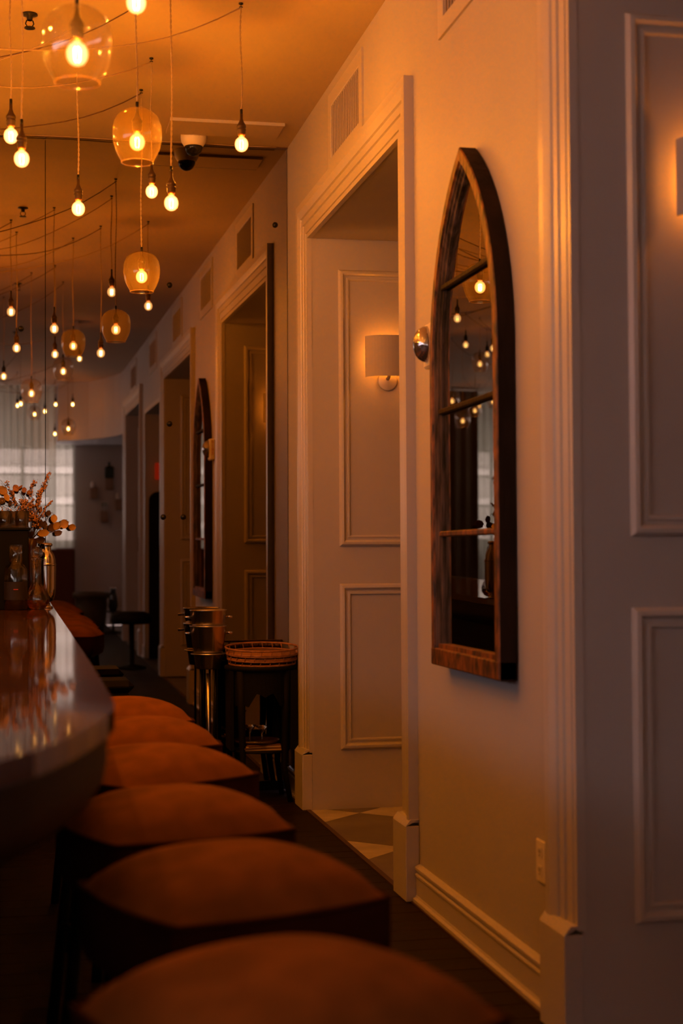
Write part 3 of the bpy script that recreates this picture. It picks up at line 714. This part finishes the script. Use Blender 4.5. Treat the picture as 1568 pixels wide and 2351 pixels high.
# vase with dried flowers
V0 = Vector((.080, 8.83, CT))
t = thing('flower_vase', 'dark vase of dried amber leaves and berry branches on the counter', 'flowers', V0)
MB().lathe([(.0005, .002), (.034, .002), (.045, .05), (.048, .16), (.040, .27), (.032, .34), (.036, .385), (.033, .385), (.029, .34), (.036, .27), (.043, .16), (.040, .05), (.0005, .012)], 24).build('vase', DARKVASE, t)
def P(px, py, Y=8.78):   # point given as the offset of the bouquet seen from the front
    X = (px-110)*.00234 + .171; Z = 1.105+(1393-py)*.00242
    return Vector((X*Y/8.75, Y, 1.38+(Z-1.38)*Y/8.75)) - V0
def leaf(c, w_, l_, ang, m, tilt=.3, yaw_=0., curl=.15, name='leaf'):
    n = 6; vs = []; fs = []
    for i in range(n+1):
        f = i/n; ww = w_*math.sin(math.pi*min(1, f*.93+.05))**.6*(1 if f < .97 else .15)
        for s in (-1, 0, 1): vs.append(Vector((s*ww*.5, abs(s)*-.15*w_+curl*l_*(f-.5)**2, (f-.5)*l_)))
    for i in range(n):
        for s in range(2): a = i*3+s; fs.append((a, a+1, a+4, a+3))
    R_ = Matrix.Rotation(yaw_, 4, 'Z') @ Matrix.Rotation(ang, 4, 'Y') @ Matrix.Rotation(tilt, 4, 'X')
    return MB().add([R_ @ v + c for v in vs], fs, True).build(name, m, t)
def twig(pts, r=.0022):
    return MB().tube(pts, r, 5, taper=[1-.6*i/(len(pts)-1) for i in range(len(pts))]).build('stem', TWIG, t)
root = Vector((0, 0, .37))
def branch(*pp, Y=8.78, r=.0022):
    q = [root.copy()] + [P(a, c_, Y) for a, c_ in pp]
    out = []
    for i in range(len(q)-1):
        for k in range(3): out.append(q[i].lerp(q[i+1], k/3))
    out.append(q[-1]); twig(out, r); return out
L_ = [(150, 1203, 22, 24, 1.2, AMBER_L), (167, 1211, 16, 18, 1.6, AMBER_L), (132, 1208, 19, 22, .7, AMBER_L), (124, 1191, 16, 21, .15, AMBER_L), (111, 1178, 13, 14, .5, DARK_L), (120, 1211, 18, 24, 1.0, DARK_L), (135, 1224, 14, 20, 1.3, DARK_L), (91, 1203, 15, 24, .2, DARK_L), (103, 1206, 13, 22, -.1, DARK_L),
      (100, 1224, 18, 27, 1.45, AMBER_L), (94, 1240, 16, 22, 1.3, DARK_L), (94, 1170, 6, 17, .05, RUST_L), (80, 1188, 5, 14, 0, RUST_L), (36, 1121, 15, 18, -.6, RUST_L), (46, 1119, 6, 16, 1.0, RUST_L), (55, 1125, 12, 13, .1, RUST_L), (66, 1131, 10, 12, .3, RUST_L), (6, 1126, 24, 20, .8, AMBER_L), (14, 1142, 14, 20, -.3, AMBER_L), (27, 1131, 8, 15, -.9, RUST_L), (4, 1150, 16, 16, .4, DARK_L), (-14, 1130, 20, 22, .3, AMBER_L), (-24, 1150, 18, 20, -.5, RUST_L), (22, 1155, 10, 14, .3, DARK_L)]
for i, (px, py, w_, l_, a, m_) in enumerate(L_):
    leaf(P(px, py, 8.74+.05*(i % 3)), w_*.00236, l_*.00236, a, m_, random.uniform(-.35, .35), random.uniform(-.4, .4))
branch((95, 1215), (110, 1190), (120, 1176), (124, 1183)); branch((110, 1225), (135, 1215), (145, 1196), (155, 1193)); branch((100, 1230), (118, 1222), (133, 1222))
branch((75, 1180), (62, 1150), (45, 1125), (35, 1118)); branch((60, 1180), (35, 1150), (12, 1118), (0, 1102)); branch((70, 1180), (66, 1135), (52, 1122)); branch((50, 1180), (20, 1160), (-10, 1145), (-22, 1130))
branch((95, 1180), (94, 1164)); branch((86, 1200), (80, 1182))
def sprig(path, n, spread, Y=8.78, rr=.0048):
    pts = branch(*path, Y=Y, r=.0018)
    b_ = MB(); hair = MB()
    for k in range(n):
        f = .32 + .68*(k+random.random())/n; q = f*(len(pts)-1); i = min(int(q), len(pts)-2); c = pts[i].lerp(pts[i+1], q-i)
        sp = spread*(1.1-f*.7)
        d = Vector((random.gauss(0, sp), random.gauss(0, sp*.6), random.gauss(0, sp)))
        b_.sphere(c+d, rr*random.uniform(.7, 1.15), 6, 4)
        hair.tube([c, c+d*1.0], .0006, 3, cap=False)
        if random.random() < .4: hair.tube([c, c+d*random.uniform(1.5, 2.6)+Vector((0, 0, .01))], .0005, 3, cap=False)
    o = b_.build('berries', BERRY, t); o['kind'] = 'stuff'; o = hair.build('twiglets', TWIG, t); o['kind'] = 'stuff'
sprig([(86, 1175), (92, 1135), (104, 1110), (113, 1083)], 60, .010)
sprig([(80, 1180), (72, 1140), (70, 1116), (78, 1104), (84, 1110)], 36, .010)
sprig([(90, 1180), (84, 1150), (92, 1130), (108, 1113)], 60, .014)
sprig([(86, 1190), (78, 1165), (64, 1155), (50, 1150)], 60, .020)
sprig([(90, 1195), (98, 1180), (110, 1160), (121, 1149)], 30, .008)
sprig([(80, 1200), (66, 1180), (56, 1165), (52, 1150)], 80, .022)
sprig([(70, 1190), (30, 1150), (18, 1112), (14, 1104)], 16, .010)
sprig([(60, 1190), (34, 1160), (28, 1140), (32, 1128)], 30, .012)
sprig([(90, 1210), (80, 1190), (76, 1180)], 50, .018)
sprig([(60, 1190), (0, 1160), (-25, 1120)], 40, .016)

# ================================================================== CHAMPAGNE BUCKETS ON A STAND
BX, BY = 1.074, 8.84
stand = thing('bucket_stand', 'slim dark metal stand holding the steel buckets by the mirror', 'stand', (BX, BY, 0))
MB().lathe([(.0005, 0), (.085, 0), (.085, .012), (.03, .022), (.02, .03)], 28).build('base_plate', BLACKM, stand)
MB().tube([(0, 0, .02), (0, 0, .71)], .013, 12).build('pole', STEEL, stand)
for a in (2.4, 5.2, .6): MB().tube([(.055*math.cos(a), .055*math.sin(a), .02), (.055*math.cos(a), .055*math.sin(a), .82)], .007, 8).build('rod', BLACKM, stand)
MB().ring((0, 0, .822), .096, .005, 32, 6).build('holding_ring', STEEL, stand)
def bucket(z, lab):
    t = thing('ice_bucket', lab, 'ice bucket', (BX, BY, z), 0, 'stacked steel ice buckets')
    MB().lathe([(.0005, .002), (.068, .002), (.072, .010), (.104, .240), (.1075, .244), (.1075, .248), (.102, .246), (.070, .014), (.0005, .010)], 40).build('bowl', STEEL, t)
    for s in (-1, 1):
        MB().tube([(s*.100, -.02, .208), (s*.135, -.028, .206)], .0075, 10).build('handle', CHROME, t)
bucket(.735, 'lower steel ice bucket, seated in the stand ring'); bucket(.826, 'upper steel ice bucket, nested in the lower one')

# ================================================================== CONSOLE TABLE WITH TRAYS
TX, TY = 1.357, 8.74
t = thing('console_table', 'black carved console table standing against the mirror', 'table', (TX, TY, 0))
MB().lathe([(.0005, .735), (.195, .735), (.202, .742), (.202, .755), (.198, .760), (.0005, .760)], 40, sy=1.05).build('table_top', BLACKW, t)
# scalloped apron
vs = []; fs = []; n = 48
for i in range(n):
    a = 2*math.pi*i/n; sc_ = .115+.05*abs(math.cos(2*a))**1.5
    sc_ = .165 + .035*math.cos(4*a+math.pi*.0)*(-1) + .02*math.cos(12*a)
    for z in (.738, .738-sc_): vs.append((.180*math.cos(a), .188*math.sin(a), z))
for i in range(n): a = 2*i; c = 2*((i+1) % n); fs.append((a, a+1, c+1, c))
MB().add(vs, fs).build('apron', BLACKW, t)
for a in (225, 315, 45, 135):
    r_ = math.radians(a); MB().tube([(.18*math.cos(r_)*1.15, .18*math.sin(r_)*1.15, 0), (.165*math.cos(r_), .165*math.sin(r_), .20), (.175*math.cos(r_), .175*math.sin(r_), .45), (.165*math.cos(r_)*1.1, .165*math.sin(r_)*1.1, .735)], .021, 10, taper=[.7, .8, 1, 1.2]).build('leg', BLACKW, t)
MB().lathe([(.0005, .275), (.165, .275), (.170, .280), (.165, .288), (.0005, .288)], 32).build('shelf', BLACKW, t)
MB().box(.150, .190, -.15, .10, .29, .735).build('side_panel', BLACKW, t); MB().box(-.185, -.165, -.10, .10, .29, .735).build('side_panel', BLACKW, t)
def tray(z, tilt, lab, s=1.0):
    t = thing('rattan_tray', lab, 'tray', (TX+.01, TY-.01, z), 0, 'stacked round rattan trays')
    t.rotation_euler = (tilt, 0, random.uniform(-.1, .1))
    R_ = .205*s
    MB().lathe([(.0005, 0), (R_-.008, 0), (R_-.008, .006), (.0005, .006)], 40).build('woven_base', RWOVEN, t)
    MB().ring((0, 0, .004), R_-.004, .0065, 44, 6).build('lower_hoop', RATTAN, t)
    MB().ring((0, 0, .038), R_+.002, .0060, 44, 6).build('upper_hoop', RATTAN, t)
    for i in range(22):
        a = 2*math.pi*i/22; MB().tube([(R_*math.cos(a), R_*math.sin(a), .006), (R_*math.cos(a+.03), R_*math.sin(a+.03), .036)], .0030, 5).build('spindle', RATTAN, t)

tray(.766, .03, 'lowest rattan tray of the stack, dark and narrow', .93); tray(.793, .05, 'middle rattan tray of the stack on the console table', .97); tray(.824, .07, 'topmost rattan tray with an open spindle gallery', 1.0)
# tray, glasses and magazines on the lower shelf
o = MB().lathe([(.0005, 0), (.125, 0), (.133, .016), (.130, .016), (.123, .004), (.0005, .004)], 36).build('serving_tray', mat('dark_tray', (.05, .022, .012), .3)); o.location = (TX-.025, TY-.02, .325)
tag(o, 'dark round serving tray on the lower shelf of the console table', 'tray')
o = None
for i in range(4):
    o = MB().box(-.12, .10-.01*i, -.08, .08, 0, .0075, .001).build('magazine', PAPER if i % 2 == 0 else mat('cover_%d' % i, (.16, .07, .04), .6)); o.location = (TX+.005*i, TY-.05, .2885+i*.0085); o.rotation_euler = (0, 0, .06*i)
    tag(o, ['bottom magazine', 'second magazine from the bottom', 'second magazine from the top', 'topmost magazine'][i]+' in the pile below the serving tray', 'magazine', 'magazines on the console shelf')
for x, y, lb in ((1.285, 8.66, 'left small stemmed glass on the serving tray under the console table'), (1.345, 8.60, 'right small stemmed glass on the serving tray under the console table')):
    o = MB().lathe([(.0005, .001), (.022, .001), (.005, .006), (.0035, .012), (.0035, .055), (.010, .064), (.024, .080), (.034, .094), (.036, .100)], 22).build('coupe_glass', CLEAR); o.location = (x, y, .3295); tag(o, lb, 'glass', 'stemmed glasses under the console table')

# ================================================================== THINGS BEHIND THE CAMERA (seen in the mirror)
def curtain(x0, x1, y, z0, z1, m, lab, axis='X', amp=.035, wl=.11, group='sheer white curtains'):
    n = int(abs(x1-x0)/.0125); vs = []; fs = []; ph = random.random()*9
    for i in range(n+1):
        s = x0+(x1-x0)*i/n; d = amp*(math.sin(s*2*math.pi/wl+ph+1.2*math.sin(s*5)))*(.8+.3*math.sin(s*7))
        for z, k_ in ((z0, 1.15), ((z0+z1)/2, 1.), (z1, .7)): vs.append((s, y+d*k_, z) if axis == 'X' else (y+d*k_, s, z))
    for i in range(n):
        for k_ in range(2): a = i*3+k_; fs.append((a, a+3, a+4, a+1))
    return tag(MB().add(vs, fs, True).build('curtain', m), lab, 'curtain', group)
curtain(-3.2, -1.3, -6.33, .03, H-.02, SHEER, 'sheer curtain panel toward the middle of the back window')
curtain(-1.3, .70, -6.33, 1.24, H-.02, SHEER, 'bright sheer curtain in the mirror behind the flowers')
curtain(.60, 1.02, -7.12, 1.25, 2.95, SHEER, 'short sheer curtain on the narrow window beside the bottle wall', amp=.02)
curtain(-5.5, -4.12, -6.33, .03, H-.02, SHEER, 'sheer curtain panel seen in the arched mirror')
curtain(-4.14, -3.15, -6.14, .03, H-.02, DRAPE, 'heavy brown drape seen in the arched mirror', amp=.05, wl=.2, group='brown drapes')
for k_ in range(2): curtain(-6.0+5*k_, -1.05+5*k_, -5.52, 1.3, H-.1, SHEER, 'sheer curtain on the unseen left wall window, %s half' % ('nearer' if k_ else 'farther'), axis='Y')
t = thing('banquette', 'dark red banquette under the back window, seen in the mirror', 'bench', (-1.2, -6.85, 0))
MB().box(-3, 2.16, -.25, .35, 0, .46, .02).build('seat', BANQ, t); MB().box(-3, 2.19, .30, .44, .02, 1.25, .03).build('backrest', BANQ, t)
# bottle shelves
for i, (x, z, h_) in enumerate(((1.326, 2.127, 0), (1.57, 2.28, 1), (1.727, 1.944, 0), (1.493, 1.748, 0))):
    o = MB().box(-.06, .06, 0, .12, -.09, .09, .004).build('wall_block', mat('block_%d' % i, (.22, .13, .09), .7)); o.location = (x, WB, z)
    tag(o, ['left wooden wall block with a small white jar on it', 'highest wooden wall block, under the dark bottle', 'right wooden wall block with a small white jar on it', 'lowest wooden wall block, under clear glasses'][i], 'wall shelf', 'wooden blocks on the back wall')
    if h_:
        t = thing('dark_bottle', 'square dark green bottle standing on the highest wall block', 'bottle', (x, WB+.06, z+.09))
        MB().box(-.07, .07, -.045, .045, 0, .19, .015).build('body', GREENG, t); MB().lathe([(.02, .19), (.02, .24), (.024, .242), (.024, .262), (.0005, .263)], 12).build('neck', GREENG, t)
    elif i != 3:
        o = MB().lathe([(.0005, 0), (.035, 0), (.035, .07), (.022, .082), (.022, .10), (.0005, .101)], 16).build('white_jar', WHITEC); o.location = (x-.02, WB+.06, z+.0902); tag(o, 'small white jar on the %s wooden wall block' % ('left' if i == 0 else 'right'), 'jar', 'white jars on the back wall')
    else:
        for k_, dx in enumerate((-.03, .03)):
            o = MB().lathe([(.0005, 0), (.022, 0), (.004, .008), (.004, .06), (.025, .09), (.028, .15)], 14).build('stem_glass', CLEAR); o.location = (x+dx, WB+.06, z+.0902); tag(o, '%s clear stem glass on the lowest wall block' % ('right' if k_ else 'left'), 'glass', 'glasses on the back wall')
t = thing('clay_planter', 'large round clay pot with a thick rim, seen in the mirror', 'pot', (1.20, -5.6, 0))
MB().lathe([(.0005, 0), (.17, 0), (.22, .2), (.24, .40), (.235, .50), (.27, .52), (.285, .56), (.27, .60), (.23, .60), (.20, .52), (.0005, .50)], 32).build('pot_body', TERRA, t)
t = thing('dark_pitcher', 'dark pitcher with a shiny lip beside the clay pot, seen in the mirror', 'pitcher', (1.50, -5.25, .0))
MB().lathe([(.0005, 0), (.14, 0), (.14, .02), (.02, .04), (.02, .30), (.12, .32), (.12, .33), (.0005, .33)], 20).build('stand', BLACKM, t)
MB().lathe([(.0005, .332), (.05, .332), (.075, .40), (.06, .54), (.038, .62), (.052, .67), (.046, .67)], 20).build('body', BLACKG, t)
MB().ring((0, 0, .67), .049, .006, 20, 6).build('lip', CHROME, t)
# black high back chair and stool by the third doorway
t = thing('folding_screen', 'tall black rounded screen in the third doorway, seen in the mirror', 'screen', (1.60, -.47, 0))
def rounded(x0, x1, z1, r, n=8):
    p = [(x0, 0)]+[(x0+r-r*math.cos(a), z1-r+r*math.sin(a)) for a in [i*math.pi/2/n for i in range(n+1)]]+[(x1-r+r*math.sin(a), z1-r+r*math.cos(a)) for a in [i*math.pi/2/n for i in range(n+1)]]+[(x1, 0)]
    return p
for x0, x1, rot_ in ((0, .42, 0), (.43, .85, .25)):
    pr = rounded(0, x1-x0, 1.99, .11); n = len(pr)
    vs = [(xx, yy, zz) for yy in (-.02, .02) for xx, zz in pr]
    o = MB().add(vs, [tuple(range(n)), tuple(range(2*n-1, n-1, -1))]+[((i+1) % n, i, i+n, (i+1) % n+n) for i in range(n)]).build('screen_leaf', BLACKW, t); o.location = (x0, 0, 0); o.rotation_euler = (0, 0, rot_)
t = thing('round_side_table', 'black round-topped table before the third doorway, seen in the mirror', 'table', (1.30, .75, 0))
MB().lathe([(.0005, .50), (.21, .50), (.23, .53), (.22, .60), (.15, .63), (.0005, .635)], 28).build('top', BLACKW, t); MB().lathe([(.0005, 0), (.16, 0), (.16, .02), (.03, .05), (.03, .5)], 16).build('pedestal', BLACKW, t)
o = MB().box(-.07, .07, -.02, .03, -.10, .10, .01).build('red_lamp', emit('red_glow', (1, .05, .01), .45)); o.location = (1.75, -.538, 2.235); tag(o, 'small glowing red lamp in the third doorway, seen in the mirror', 'lamp')
